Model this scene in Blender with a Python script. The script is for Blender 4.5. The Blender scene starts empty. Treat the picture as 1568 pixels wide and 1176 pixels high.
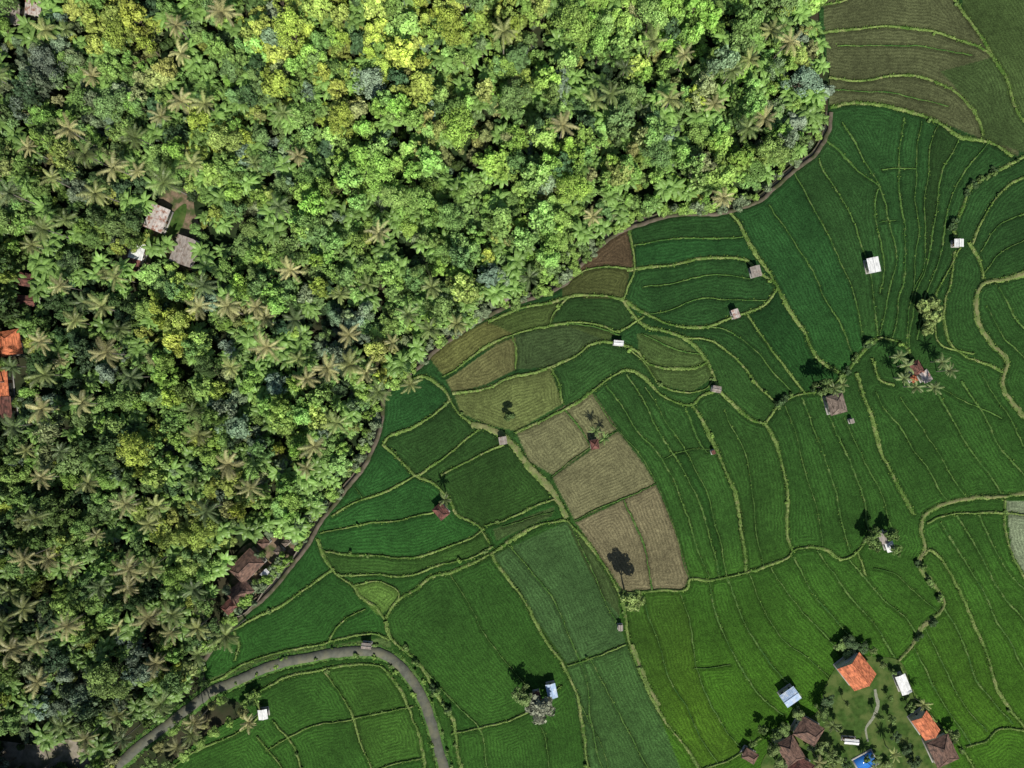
import bpy, math, random
import numpy as np
from mathutils import Vector, noise
from collections import deque
random.seed(7); rng=np.random.default_rng(7)
S=0.2; CAMH=209.0
def W(px,py,h=0.0):
    k=S*(1-h/CAMH); return ((px-784)*k,(588-py)*k)
def lin(c):
    return tuple(((v/255)/12.92 if v/255<=0.04045 else ((v/255+0.055)/1.055)**2.4) for v in c)
scene=bpy.context.scene
coll=scene.collection
def pip(px,py,poly):
    px=np.asarray(px,float);py=np.asarray(py,float);inside=np.zeros(px.shape,bool)
    n=len(poly);j=n-1
    for i in range(n):
        xi,yi=poly[i];xj,yj=poly[j]
        if yi!=yj:
            c=((yi>py)!=(yj>py))&(px<(xj-xi)*(py-yi)/(yj-yi)+xi)
            inside^=c
        j=i
    return inside
# ---------------- materials
def newmat(name):
    m=bpy.data.materials.new(name);m.use_nodes=True
    nt=m.node_tree;nt.nodes.clear();o=nt.nodes.new('ShaderNodeOutputMaterial')
    return m,nt,o
def math_(nt,op,a,b=None):
    n=nt.nodes.new('ShaderNodeMath');n.operation=op
    for i,v in enumerate((a,b)):
        if v is None: continue
        if isinstance(v,(int,float)): n.inputs[i].default_value=v
        else: nt.links.new(v,n.inputs[i])
    return n.outputs[0]
def scalecol(nt,col,fac):
    n=nt.nodes.new('ShaderNodeVectorMath');n.operation='SCALE'
    if isinstance(col,tuple): n.inputs[0].default_value=col[:3]
    else: nt.links.new(col,n.inputs[0])
    if isinstance(fac,(int,float)): n.inputs['Scale'].default_value=fac
    else: nt.links.new(fac,n.inputs['Scale'])
    return n.outputs[0]
def mixc(nt,f,a,b):
    n=nt.nodes.new('ShaderNodeMix');n.data_type='RGBA'
    if isinstance(f,(int,float)): n.inputs[0].default_value=f
    else: nt.links.new(f,n.inputs[0])
    for i,v in ((6,a),(7,b)):
        if isinstance(v,tuple): n.inputs[i].default_value=(v[0],v[1],v[2],1)
        else: nt.links.new(v,n.inputs[i])
    return n.outputs[2]
def noise_(nt,scale,detail=3,coord='Object',rough=0.55):
    tc=nt.nodes.new('ShaderNodeTexCoord');n=nt.nodes.new('ShaderNodeTexNoise')
    n.inputs['Scale'].default_value=scale;n.inputs['Detail'].default_value=detail;n.inputs['Roughness'].default_value=rough
    nt.links.new(tc.outputs[coord],n.inputs['Vector']);return n.outputs['Fac']
def remap(nt,v,a,b,c,d):
    n=nt.nodes.new('ShaderNodeMapRange')
    for i,x in zip((1,2,3,4),(a,b,c,d)): n.inputs[i].default_value=x
    nt.links.new(v,n.inputs[0]);return n.outputs[0]
def attr(nt,name,out='Fac'):
    n=nt.nodes.new('ShaderNodeAttribute');n.attribute_name=name;return n.outputs[out]
def bump(nt,h,strength,dist=0.1):
    n=nt.nodes.new('ShaderNodeBump');n.inputs['Strength'].default_value=strength;n.inputs['Distance'].default_value=dist
    nt.links.new(h,n.inputs['Height']);return n.outputs[0]
def princ(nt,o,col,rough=0.8,spec=0.2,nrm=None,metal=0.0):
    p=nt.nodes.new('ShaderNodeBsdfPrincipled')
    if isinstance(col,tuple): p.inputs['Base Color'].default_value=(col[0],col[1],col[2],1)
    else: nt.links.new(col,p.inputs['Base Color'])
    p.inputs['Roughness'].default_value=rough;p.inputs['Specular IOR Level'].default_value=spec;p.inputs['Metallic'].default_value=metal
    if nrm is not None: nt.links.new(nrm,p.inputs['Normal'])
    nt.links.new(p.outputs[0],o.inputs[0]);return p
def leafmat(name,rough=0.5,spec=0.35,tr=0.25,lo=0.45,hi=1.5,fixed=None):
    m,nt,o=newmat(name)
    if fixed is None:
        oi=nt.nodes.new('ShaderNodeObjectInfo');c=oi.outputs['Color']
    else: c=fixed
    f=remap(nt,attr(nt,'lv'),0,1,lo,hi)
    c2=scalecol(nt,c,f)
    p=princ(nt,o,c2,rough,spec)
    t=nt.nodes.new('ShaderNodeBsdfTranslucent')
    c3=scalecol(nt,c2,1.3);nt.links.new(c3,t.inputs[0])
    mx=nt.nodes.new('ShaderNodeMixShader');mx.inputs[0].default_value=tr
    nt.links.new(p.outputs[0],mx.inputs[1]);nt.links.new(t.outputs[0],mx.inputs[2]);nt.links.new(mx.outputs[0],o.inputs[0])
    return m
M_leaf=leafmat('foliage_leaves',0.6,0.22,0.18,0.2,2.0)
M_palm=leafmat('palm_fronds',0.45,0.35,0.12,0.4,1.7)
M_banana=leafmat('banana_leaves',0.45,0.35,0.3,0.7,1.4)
def simple(name,col,rough=0.85,ns=3.0,lo=0.7,hi=1.3,spec=0.2,b=0.0,metal=0,col2=None,ns2=0.6):
    m,nt,o=newmat(name)
    c=scalecol(nt,col,remap(nt,noise_(nt,ns,4),0.25,0.75,lo,hi))
    if col2 is not None:
        f=remap(nt,noise_(nt,ns2,4),0.45,0.62,0,1);c=mixc(nt,f,c,col2)
    nrm=bump(nt,noise_(nt,ns*3,4),b) if b else None
    princ(nt,o,c,rough,spec,nrm,metal);return m
M_bark=simple('bark',(0.16,0.13,0.10),0.9,4)
M_palmbark=simple('palm_bark',(0.22,0.20,0.17),0.9,4)
M_ground=simple('undergrowth_ground',(0.02,0.036,0.013),1.0,0.5,0.5,1.5,0.05,0.6,col2=(0.045,0.042,0.025),ns2=0.06)
M_soil=simple('bare_soil',(0.19,0.14,0.095),1.0,1.0,0.6,1.4,0.05,0.5,col2=(0.06,0.085,0.03),ns2=0.35)
M_track=simple('dirt_track',(0.27,0.24,0.19),1.0,0.6,0.6,1.3,0.05,0.5,col2=(0.12,0.12,0.07),ns2=0.2)
M_asph=simple('asphalt',lin((92,94,84)),0.95,0.9,0.7,1.25,0.1,0.3,col2=lin((106,106,88)),ns2=0.25)
M_canalwall=simple('mossy_concrete',lin((98,90,78)),0.95,0.8,0.6,1.3,0.1,0.3,col2=lin((70,74,50)),ns2=0.3)
M_water=simple('canal_water',(0.018,0.02,0.015),0.2,0.5,0.8,1.2,0.5)
M_path=simple('footpath_earth',lin((122,124,84)),1.0,0.7,0.65,1.3,0.05,0.4,col2=lin((92,112,60)),ns2=0.35)
M_lawn=simple('garden_lawn',lin((60,84,38)),1.0,0.8,0.6,1.35,0.05,0.4,col2=lin((86,100,54)),ns2=0.25)
def bundmat(name,c1,c2,c3):
    m,nt,o=newmat(name)
    f=remap(nt,noise_(nt,0.12,4),0.38,0.62,0,1);c=mixc(nt,f,c1,c2)
    f=remap(nt,noise_(nt,0.5,4),0.52,0.7,0,1);c=mixc(nt,f,c,c3)
    c=scalecol(nt,c,remap(nt,noise_(nt,3.0,3),0.3,0.7,0.55,1.4))
    princ(nt,o,c,1.0,0.05,bump(nt,noise_(nt,4,3),0.6,0.2));return m
M_bund=bundmat('bund_grass_main',lin((118,138,76)),lin((72,102,44)),lin((134,138,92)))
M_bundt=bundmat('bund_grass_thin',lin((84,116,56)),lin((54,88,40)),lin((108,126,74)))
M_tuft=leafmat('bund_tufts',0.8,0.1,0.2,0.3,1.6,fixed=lin((96,124,56)))
# rice
M_rice,nt,o=newmat('rice_crop')
c=attr(nt,'col','Color')
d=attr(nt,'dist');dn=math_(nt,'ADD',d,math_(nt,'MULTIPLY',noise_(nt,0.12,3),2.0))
s=math_(nt,'SINE',math_(nt,'MULTIPLY',dn,2*math.pi/1.0))
rowm=remap(nt,noise_(nt,0.06,2),0.36,0.6,0.35,1.0)
n1=noise_(nt,0.06,5);n2=noise_(nt,2.8,4,rough=0.8);n3=noise_(nt,0.5,4,rough=.65)
f=math_(nt,'MULTIPLY',remap(nt,n1,0.3,0.7,0.76,1.26),remap(nt,n2,0.3,0.7,0.35,1.65))
f=math_(nt,'MULTIPLY',f,remap(nt,n3,0.3,0.7,0.76,1.24))
f=math_(nt,'MULTIPLY',f,math_(nt,'ADD',math_(nt,'MULTIPLY',math_(nt,'MULTIPLY',s,rowm),0.2),1.0))
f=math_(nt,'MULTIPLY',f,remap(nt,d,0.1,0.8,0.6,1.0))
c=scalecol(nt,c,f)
hh=math_(nt,'ADD',n2,math_(nt,'MULTIPLY',s,0.08))
princ(nt,o,c,0.9,0.10,bump(nt,hh,0.8,0.25))

# ---------------- mesh builders
def mesh_np(name,V,F,mats=(),fattr=None,fmat=None,smooth=False):
    me=bpy.data.meshes.new(name)
    V=np.asarray(V,np.float32)
    Fl=[np.asarray(f,np.int32) for f in (F if isinstance(F,list) else [F]) if len(f)]
    loops=np.concatenate([f.ravel() for f in Fl]);
    tot=np.concatenate([np.full(len(f),f.shape[1],np.int32) for f in Fl])
    st=np.concatenate([[0],np.cumsum(tot)[:-1]]).astype(np.int32)
    me.vertices.add(len(V));me.vertices.foreach_set('co',V.ravel())
    me.loops.add(len(loops));me.loops.foreach_set('vertex_index',loops)
    me.polygons.add(len(tot));me.polygons.foreach_set('loop_start',st);me.polygons.foreach_set('loop_total',tot)
    for m in mats: me.materials.append(m)
    if fmat is not None: me.polygons.foreach_set('material_index',np.asarray(fmat,np.int32))
    if smooth: me.polygons.foreach_set('use_smooth',np.ones(len(tot),bool))
    if fattr is not None:
        a=me.attributes.new('lv','FLOAT','FACE');a.data.foreach_set('value',np.asarray(fattr,np.float32))
    me.update(calc_edges=True);return me
def obj(name,me,loc=(0,0,0),rot=0,parent=None,sc=1):
    ob=bpy.data.objects.new(name,me);coll.objects.link(ob);ob.location=loc;ob.rotation_euler=(0,0,rot)
    if sc!=1: ob.scale=(sc,sc,sc) if isinstance(sc,(int,float)) else sc
    if parent: ob.parent=parent
    return ob
class MB:
    def __init__(s): s.v=[];s.q=[];s.t=[];s.lv=[];s.mi=[];
    def quad(s,a,b,c,d,lv=.5,mi=0):
        i=len(s.v);s.v+= [a,b,c,d];s.q.append((i,i+1,i+2,i+3));s.lv.append(lv);s.mi.append(mi)
    def tube(s,pts,rad,n=6,mi=1):
        pts=[Vector(p) for p in pts];base=len(s.v)
        for k,p in enumerate(pts):
            d=(pts[min(k+1,len(pts)-1)]-pts[max(k-1,0)]).normalized()
            u=d.orthogonal().normalized();w=d.cross(u)
            for j in range(n):
                a=2*math.pi*j/n;q=p+(u*math.cos(a)+w*math.sin(a))*rad[k];s.v.append(tuple(q))
        for k in range(len(pts)-1):
            for j in range(n):
                a=base+k*n+j;b=base+k*n+(j+1)%n
                s.q.append((a,b,b+n,a+n));s.lv.append(.5);s.mi.append(mi)
    def box(s,x0,x1,y0,y1,z0,z1,mi=0):
        P=[(x0,y0,z0),(x1,y0,z0),(x1,y1,z0),(x0,y1,z0),(x0,y0,z1),(x1,y0,z1),(x1,y1,z1),(x0,y1,z1)]
        i=len(s.v);s.v+=P
        for f in ((0,3,2,1),(4,5,6,7),(0,1,5,4),(1,2,6,5),(2,3,7,6),(3,0,4,7)):
            s.q.append(tuple(i+k for k in f));s.lv.append(.5);s.mi.append(mi)
    def mesh(s,name,mats,smooth=False):
        return mesh_np(name,s.v,np.array(s.q),mats,s.lv,s.mi,smooth)
def leaf_quads(C,Nn,size,asp=0.6):
    n=len(C);r=rng.normal(size=(n,3));T=np.cross(Nn,r);T/=np.linalg.norm(T,axis=1,keepdims=True)+1e-9
    B=np.cross(Nn,T);sz=size[:,None]
    v=np.stack([C-T*sz*.5,C-B*sz*.5*asp+T*sz*.05,C+T*sz*.5,C+B*sz*.5*asp+T*sz*.05],1).reshape(-1,3)
    return v
def tree_mesh(name,R,H,nl,per,leaf,flat=0.7,lobe=(0.25,0.42),jit=0.5,bark=M_bark):
    mb=MB();lobes=[]
    ecc=random.uniform(.75,1.0)
    for i in range(nl):
        a=random.uniform(0,2*math.pi);rr=R*.74*math.sqrt((i+.3)/nl)*random.uniform(.7,1.25)
        z=H-R*flat*(0.3+0.75*(rr/R)**1.6)+random.uniform(-.45,.15)*R
        lobes.append((rr*math.cos(a),rr*math.sin(a)*ecc,z,R*random.uniform(*lobe),random.random()))
    lean=random.uniform(-.4,.4)
    mid=(lean,random.uniform(-.4,.4),(H-R*flat)*0.6)
    mb.tube([(0,0,-.3),(mid[0]*.5,mid[1]*.5,mid[2]*.5),mid],[R*.075,R*.06,R*.045])
    for l in lobes[::2]:
        mb.tube([mid,((mid[0]+l[0])/2,(mid[1]+l[1])/2,mid[2]*.35+l[2]*.65),(l[0],l[1],l[2])],[R*.035,R*.022,R*.01],4)
    V=[np.array(mb.v)];nb=len(mb.v);lvs=[];
    for lx,ly,lz,lr,t in lobes:
        n=int(per*(lr/R/.33)**2)
        D=rng.normal(size=(n,3));D[:,2]=np.where(D[:,2]<-.3,-D[:,2],D[:,2]);D/=np.linalg.norm(D,axis=1,keepdims=True)
        K=rng.normal(size=(7,3));K/=np.linalg.norm(K,axis=1,keepdims=True)
        out=np.max(D@K.T,axis=1)
        rad=lr*(0.45+0.35*rng.random(n)**.6+.5*np.clip(out,0,1)**4)
        C=np.array([lx,ly,lz])+D*rad[:,None]*np.array([1,1,.85])
        Nn=D+rng.normal(size=(n,3))*jit+np.array([0,0,.35]);Nn/=np.linalg.norm(Nn,axis=1,keepdims=True)
        V.append(leaf_quads(C,Nn,leaf*(0.5+1.0*rng.random(n))))
        lvs.append(np.clip(0.30+0.22*(t-.5)+0.45*(rng.random(n)-.5)+0.5*(rad/lr-.85)+0.12*D[:,2]+.25*(C[:,2]-(H-R*.5))/R,0,1))  # random leaf tone, plus shade painted darker inside and low in each crown
    lv=np.concatenate([np.array(mb.lv)]+lvs);V=np.concatenate(V);nq=(len(V)-nb)//4
    Q=np.concatenate([np.array(mb.q),(nb+np.arange(nq*4)).reshape(-1,4)])
    mi=np.concatenate([np.array(mb.mi),np.zeros(nq,int)])
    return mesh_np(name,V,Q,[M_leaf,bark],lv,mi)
TREES=[]
for i,(R,H,nl,per,leaf,flat,lobe,jit) in enumerate([
  (3.6,9,14,150,.6,.8,(.22,.38),.5),(4.3,11,20,140,.66,.75,(.17,.33),.6),(3.0,8,11,150,.55,1.0,(.24,.4),.5),
  (4.8,12,24,130,.72,.7,(.15,.3),.7),(3.4,8,15,200,.42,.9,(.24,.42),.4),(2.6,7,10,130,.55,1.1,(.28,.48),.6),
  (3.9,10,18,90,1.05,.8,(.18,.34),.8),(4.2,9,24,180,.4,.9,(.2,.38),.4),(5.6,13,34,190,.44,.75,(.17,.34),.4),
  (3.8,10,12,150,.6,1.2,(.16,.3),.7),(4.4,11,15,170,.48,1.1,(.14,.3),.6)]):
    TREES.append((tree_mesh('broadleaf_crown_%d'%i,R,H,nl,per,leaf,flat,lobe,jit),R,H))
BUSH=[]
for i in range(4):
    BUSH.append((tree_mesh('bush_crown_%d'%i,1.8+.25*i,2.6+.3*i,9,90,.42+.08*i,.8,(.32,.5),.5),1.8,2.6))
def palm_mesh(name,H,L,nf,droop):
    mb=MB();lx,ly=random.uniform(-1,1),random.uniform(-1,1)
    tp=Vector((lx,ly,H));pts=[(0,0,-.3),(lx*.15,ly*.15,H*.35),(lx*.5,ly*.5,H*.7),tuple(tp)]
    mb.tube(pts,[.28,.2,.17,.15])
    for f in range(nf):
        az=f*2.39996+random.uniform(-.4,.4);k=f/nf
        el=math.radians(62-72*k+random.uniform(-12,12));LL=L*(0.8+.25*math.sin(math.pi*min(1,k+.25)))*random.uniform(.72,1.15)
        ns=9;p=tp.copy();e=el;P=[p.copy()];bend=random.uniform(-.09,.09)
        for s in range(ns):
            p=p+Vector((math.cos(az)*math.cos(e),math.sin(az)*math.cos(e),math.sin(e)))*(LL/ns);e-=math.radians(droop*(0.6+1.0*s/ns));P.append(p.copy());az+=bend
        mb.tube([tuple(q) for q in P[::3]],[.06,.045,.03,.015],3,mi=0)
        flv=random.choice([random.uniform(.1,.4),random.uniform(.4,1)])
        side=Vector((-math.sin(az),math.cos(az),0))
        m=24
        for j in range(m):
            t=(j+1.5)/(m+1.5)*ns;i0=min(int(t),ns-1);q=P[i0].lerp(P[i0+1],min(1,t-i0));fw=(P[i0+1]-P[i0]).normalized();tt=min(.99,t/ns)
            ll=LL*.2*(math.sin(math.pi*(0.12+.8*tt))**.7)*random.uniform(.7,1.25)
            for sg in (-1,1):
                dr=(side*sg*.9+fw*(.4+.6*tt)+Vector((0,0,-.4-.35*random.random()))).normalized()
                w=fw*.06;tip=q+dr*ll;md=q+dr*ll*.5+Vector((0,0,.05))
                lv=min(1,max(0,flv+random.uniform(-.2,.2)))
                mb.quad(tuple(q-w),tuple(q+w),tuple(md+w*1.1),tuple(md-w*1.1),lv,0)
                mb.quad(tuple(md-w*1.1),tuple(md+w*1.1),tuple(tip+w*.3+Vector((0,0,-.12*ll))),tuple(tip-w*.3+Vector((0,0,-.12*ll))),lv,0)
    for c in range(6):
        a=c*1.05;cx,cy,cz=tp.x+.3*math.cos(a),tp.y+.3*math.sin(a),tp.z-.35
        mb.tube([(cx,cy,cz+.15),(cx,cy,cz),(cx,cy,cz-.15)],[.05,.14,.05],5)
    return mb.mesh(name,[M_palm,M_palmbark])
PALMS=[(palm_mesh('palm_mesh_%d'%i,h,l,nf,dr),h) for i,(h,l,nf,dr) in enumerate([(13,4.9,17,8),(14.5,5.3,19,7.5),(12.5,4.5,15,9),(15,5.0,18,9),(13.5,5.2,16,7),(9,4.2,16,9),(14.5,5.1,14,7),(15,4.7,20,9)])]
def banana_mesh(name,n):
    mb=MB()
    for k in range(n):
        bx,by=(random.uniform(-1.5,1.5),random.uniform(-1.5,1.5)) if k else (0,0);h=random.uniform(2.6,4.2)
        mb.tube([(bx,by,-.2),(bx,by,h*.7),(bx,by,h)],[.16,.12,.07])
        for f in range(9):
            az=f*2.4+random.uniform(-.3,.3);e=math.radians(random.uniform(25,75));L=random.uniform(1.9,2.9)
            p=Vector((bx,by,h));pr=None;lv=random.uniform(.25,.9);side=Vector((-math.sin(az),math.cos(az),0))
            for s in range(6):
                w=[.05,.27,.36,.36,.25,.04][s]
                cur=(p-side*w+Vector((0,0,-w*.3)),p.copy(),p+side*w+Vector((0,0,-w*.3)))
                if pr:
                    mb.quad(tuple(pr[0]),tuple(pr[1]),tuple(cur[1]),tuple(cur[0]),lv,0)
                    mb.quad(tuple(pr[1]),tuple(pr[2]),tuple(cur[2]),tuple(cur[1]),min(1,lv+.08),0)
                pr=cur;p=p+Vector((math.cos(az)*math.cos(e),math.sin(az)*math.cos(e),math.sin(e)))*L/5;e-=math.radians(22)
    return mb.mesh(name,[M_banana,M_bark])
BAN=[banana_mesh('banana_mesh_%d'%i,3+i%3) for i in range(4)]

# ---------------- layout data (map coordinates, traced)
CANAL=[(1268,172),(1264,200),(1246,235),(1212,260),(1185,285),(1160,306),(1110,322),(1055,325),(1005,333),(955,350),(925,368),(895,395),(862,432),(825,450),(780,465),(735,487),(700,510),(665,535),(640,560),(602,588),(585,607),(582,640),(575,670),(550,720),(515,765),(490,795),(470,830),(440,870),(410,905),(370,940),(345,965),(316,1000),(305,1025),(310,1050)]
ROAD=[(130,1260),(165,1188),(200,1155),(240,1122),(275,1096),(320,1060),(355,1046),(390,1030),(440,1012),(500,1001),(550,996),(588,1002),(618,1025),(643,1060),(662,1110),(674,1150),(682,1188),(690,1260)]
MAIN=[ # (width, pts)
(4,[(1253,52),(1300,45),(1350,42),(1400,45),(1450,55),(1500,75),(1520,88)]),
(5,[(1450,-20),(1475,18),(1500,50),(1520,88),(1540,125),(1558,170),(1580,200)]),
(4,[(1268,118),(1320,122),(1380,115),(1420,122),(1460,140),(1485,165),(1500,190),(1503,210)]),
(6,[(1270,164),(1310,158),(1350,161),(1400,175),(1440,188),(1470,207),(1505,215),(1530,228),(1550,242)]),
(4,[(1250,12),(1290,2),(1320,-20)]),
(5,[(1590,225),(1560,245),(1515,268),(1486,290),(1472,320),(1460,348),(1468,372)]),
(4,[(1590,262),(1545,285),(1515,318),(1496,350),(1485,372)]),
(5,[(1485,372),(1497,398),(1503,428)]),
(3,[(1590,405),(1540,425),(1503,433)]),
(4,[(1462,385),(1455,430),(1445,480),(1452,520),(1480,545),(1515,560),(1540,572)]),
(3,[(1470,378),(1456,405),(1438,440),(1430,470),(1432,505),(1445,530),(1490,540)]),
(6,[(1115,325),(1135,352),(1163,395),(1183,430),(1205,470),(1225,500),(1243,535),(1262,556),(1290,575)]),
(5,[(1290,575),(1312,552),(1330,530),(1350,516),(1385,528),(1395,545)]),
(5,[(960,412),(1010,408),(1060,398),(1110,393),(1143,398),(1157,414),(1183,432)]),
(4,[(963,352),(970,385),(972,411),(963,440),(956,462)]),
(5,[(745,492),(780,477),(830,464),(870,455),(910,454),(950,460),(975,475),(1000,486),(1030,496),(1070,499),(1110,488),(1145,477),(1172,462),(1188,440)]),
(3,[(862,435),(900,412),(935,408),(972,411)]),
(4,[(680,576),(720,548),(760,524),(790,512),(835,500),(862,494),(900,492),(925,498),(948,508),(975,492),(985,484)]),
(3,[(838,502),(845,480),(868,456)]),
(3,[(785,515),(790,540),(788,568)]),
(5,[(690,603),(740,596),(790,577),(840,562),(880,545),(902,530),(925,523),(950,527),(975,540),(992,556),(1020,563),(1060,563),(1082,552)]),
(6,[(956,462),(968,482),(985,500),(1025,510),(1052,522),(1078,545),(1090,570),(1100,595),(1125,618),(1150,642),(1172,648)]),
(5,[(788,662),(830,642),(872,620),(905,600),(935,580),(960,567),(985,578),(1008,600),(1035,615),(1058,618),(1075,604),(1100,596)]),
(4,[(842,562),(855,590),(862,618)]),
(6,[(1058,618),(1080,650),(1100,692),(1120,740),(1133,790),(1140,840),(1143,875)]),
(5,[(1172,648),(1188,680),(1200,725),(1206,770),(1205,815),(1212,845)]),
(4,[(1172,645),(1190,622),(1215,606),(1250,600),(1275,590),(1290,575)]),
(3.5,[(1040,515),(1085,520),(1110,535),(1140,565),(1165,595),(1188,618)]),
(3.5,[(1145,480),(1172,520),(1200,560),(1232,602)]),
(3,[(965,535),(990,560),(1010,590),(1040,600),(1075,596),(1093,580)]),
(5,[(600,588),(625,582),(652,575),(672,588),(688,607),(703,632),(722,650)]),
(5,[(588,680),(600,668),(640,650),(670,632),(690,612)]),
(4,[(640,728),(680,700),(708,680),(735,660)]),
(5,[(588,678),(612,702),(635,725),(665,742),(690,768),(700,788),(735,804),(752,830)]),
(4,[(676,728),(712,708),(740,693),(772,680)]),
(4,[(508,790),(545,768),(590,756),(640,728)]),
(3,[(492,815),(550,805),(610,795),(665,785)]),
(4,[(497,845),(560,850),(625,856),(675,842),(720,825),(742,808)]),
(5,[(488,825),(498,850),(515,875),(538,895),(550,915),(575,930),(588,948)]),
(4,[(515,878),(560,880),(620,880),(665,868),(720,855),(755,838)]),
(6,[(590,946),(610,920),(640,902),(662,882),(700,870),(750,850),(790,820),(825,802),(868,796)]),
(3,[(540,897),(580,892),(610,903),(612,918)]),
(4,[(742,806),(780,793),(820,775),(850,765)]),
(5,[(868,796),(900,830),(925,865),(945,905),(956,940),(965,985),(985,1040),(1010,1090),(1040,1130),(1075,1185),(1090,1230)]),
(5,[(752,848),(780,885),(812,935),(840,985),(862,1018),(882,1060),(890,1110),(900,1185),(905,1230)]),
(6,[(590,950),(600,978),(635,1012),(662,1048),(686,1092),(698,1140),(710,1190),(720,1230)]),
(3.5,[(692,1122),(750,1112),(790,1097),(830,1075),(862,1048)]),
(3,[(868,1018),(920,1002),(958,985)]),
(5,[(345,968),(380,952),(425,930),(465,905),(495,882),(508,872)]),
(4,[(360,1010),(365,990),(358,965)]),
(4,[(320,1045),(345,1036),(375,1016),(420,1000),(470,990),(520,978),(570,970),(596,980)]),
(3,[(505,980),(525,950),(560,930)]),
(5,[(385,1066),(430,1042),(500,1022),(575,1016),(602,1040),(625,1085),(645,1140),(655,1190),(665,1230)]),
(4,[(240,1230),(262,1178),(310,1145),(365,1122),(398,1092),(385,1066)]),
(3,[(497,1026),(520,1062),(545,1112),(575,1190)]),
(3,[(410,1150),(470,1116),(540,1100),(632,1082)]),
(3,[(420,1102),(448,1140),(465,1190)]),
(3,[(395,1125),(430,1170),(440,1200)]),
(3,[(570,1180),(610,1165),(650,1160)]),
(5,[(955,908),(1010,905),(1050,903),(1057,886),(1090,890),(1140,877),(1200,856),(1216,840),(1258,840),(1288,856),(1312,845),(1332,822),(1345,828)]),
(6,[(1310,570),(1328,625),(1350,690),(1373,740),(1400,788)]),
(5,[(1335,548),(1348,580),(1370,590)]),
(4,[(1568,786),(1500,786),(1440,790),(1418,800)]),
(3.5,[(1538,765),(1536,800),(1548,845),(1580,900)]),
(5,[(1412,850),(1430,845),(1460,890),(1490,950),(1515,1015),(1540,1075),(1580,1130)]),
(4,[(1375,1012),(1400,1060),(1430,1105),(1468,1140),(1500,1190)]),
(4,[(1480,1145),(1510,1135),(1530,1115),(1580,1120)]),
(4,[(1075,1178),(1110,1165),(1135,1150),(1165,1130)]),
(3.5,[(1312,845),(1325,880)]),
]
MAIN=[(w*.98,p) for w,p in MAIN]
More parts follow.
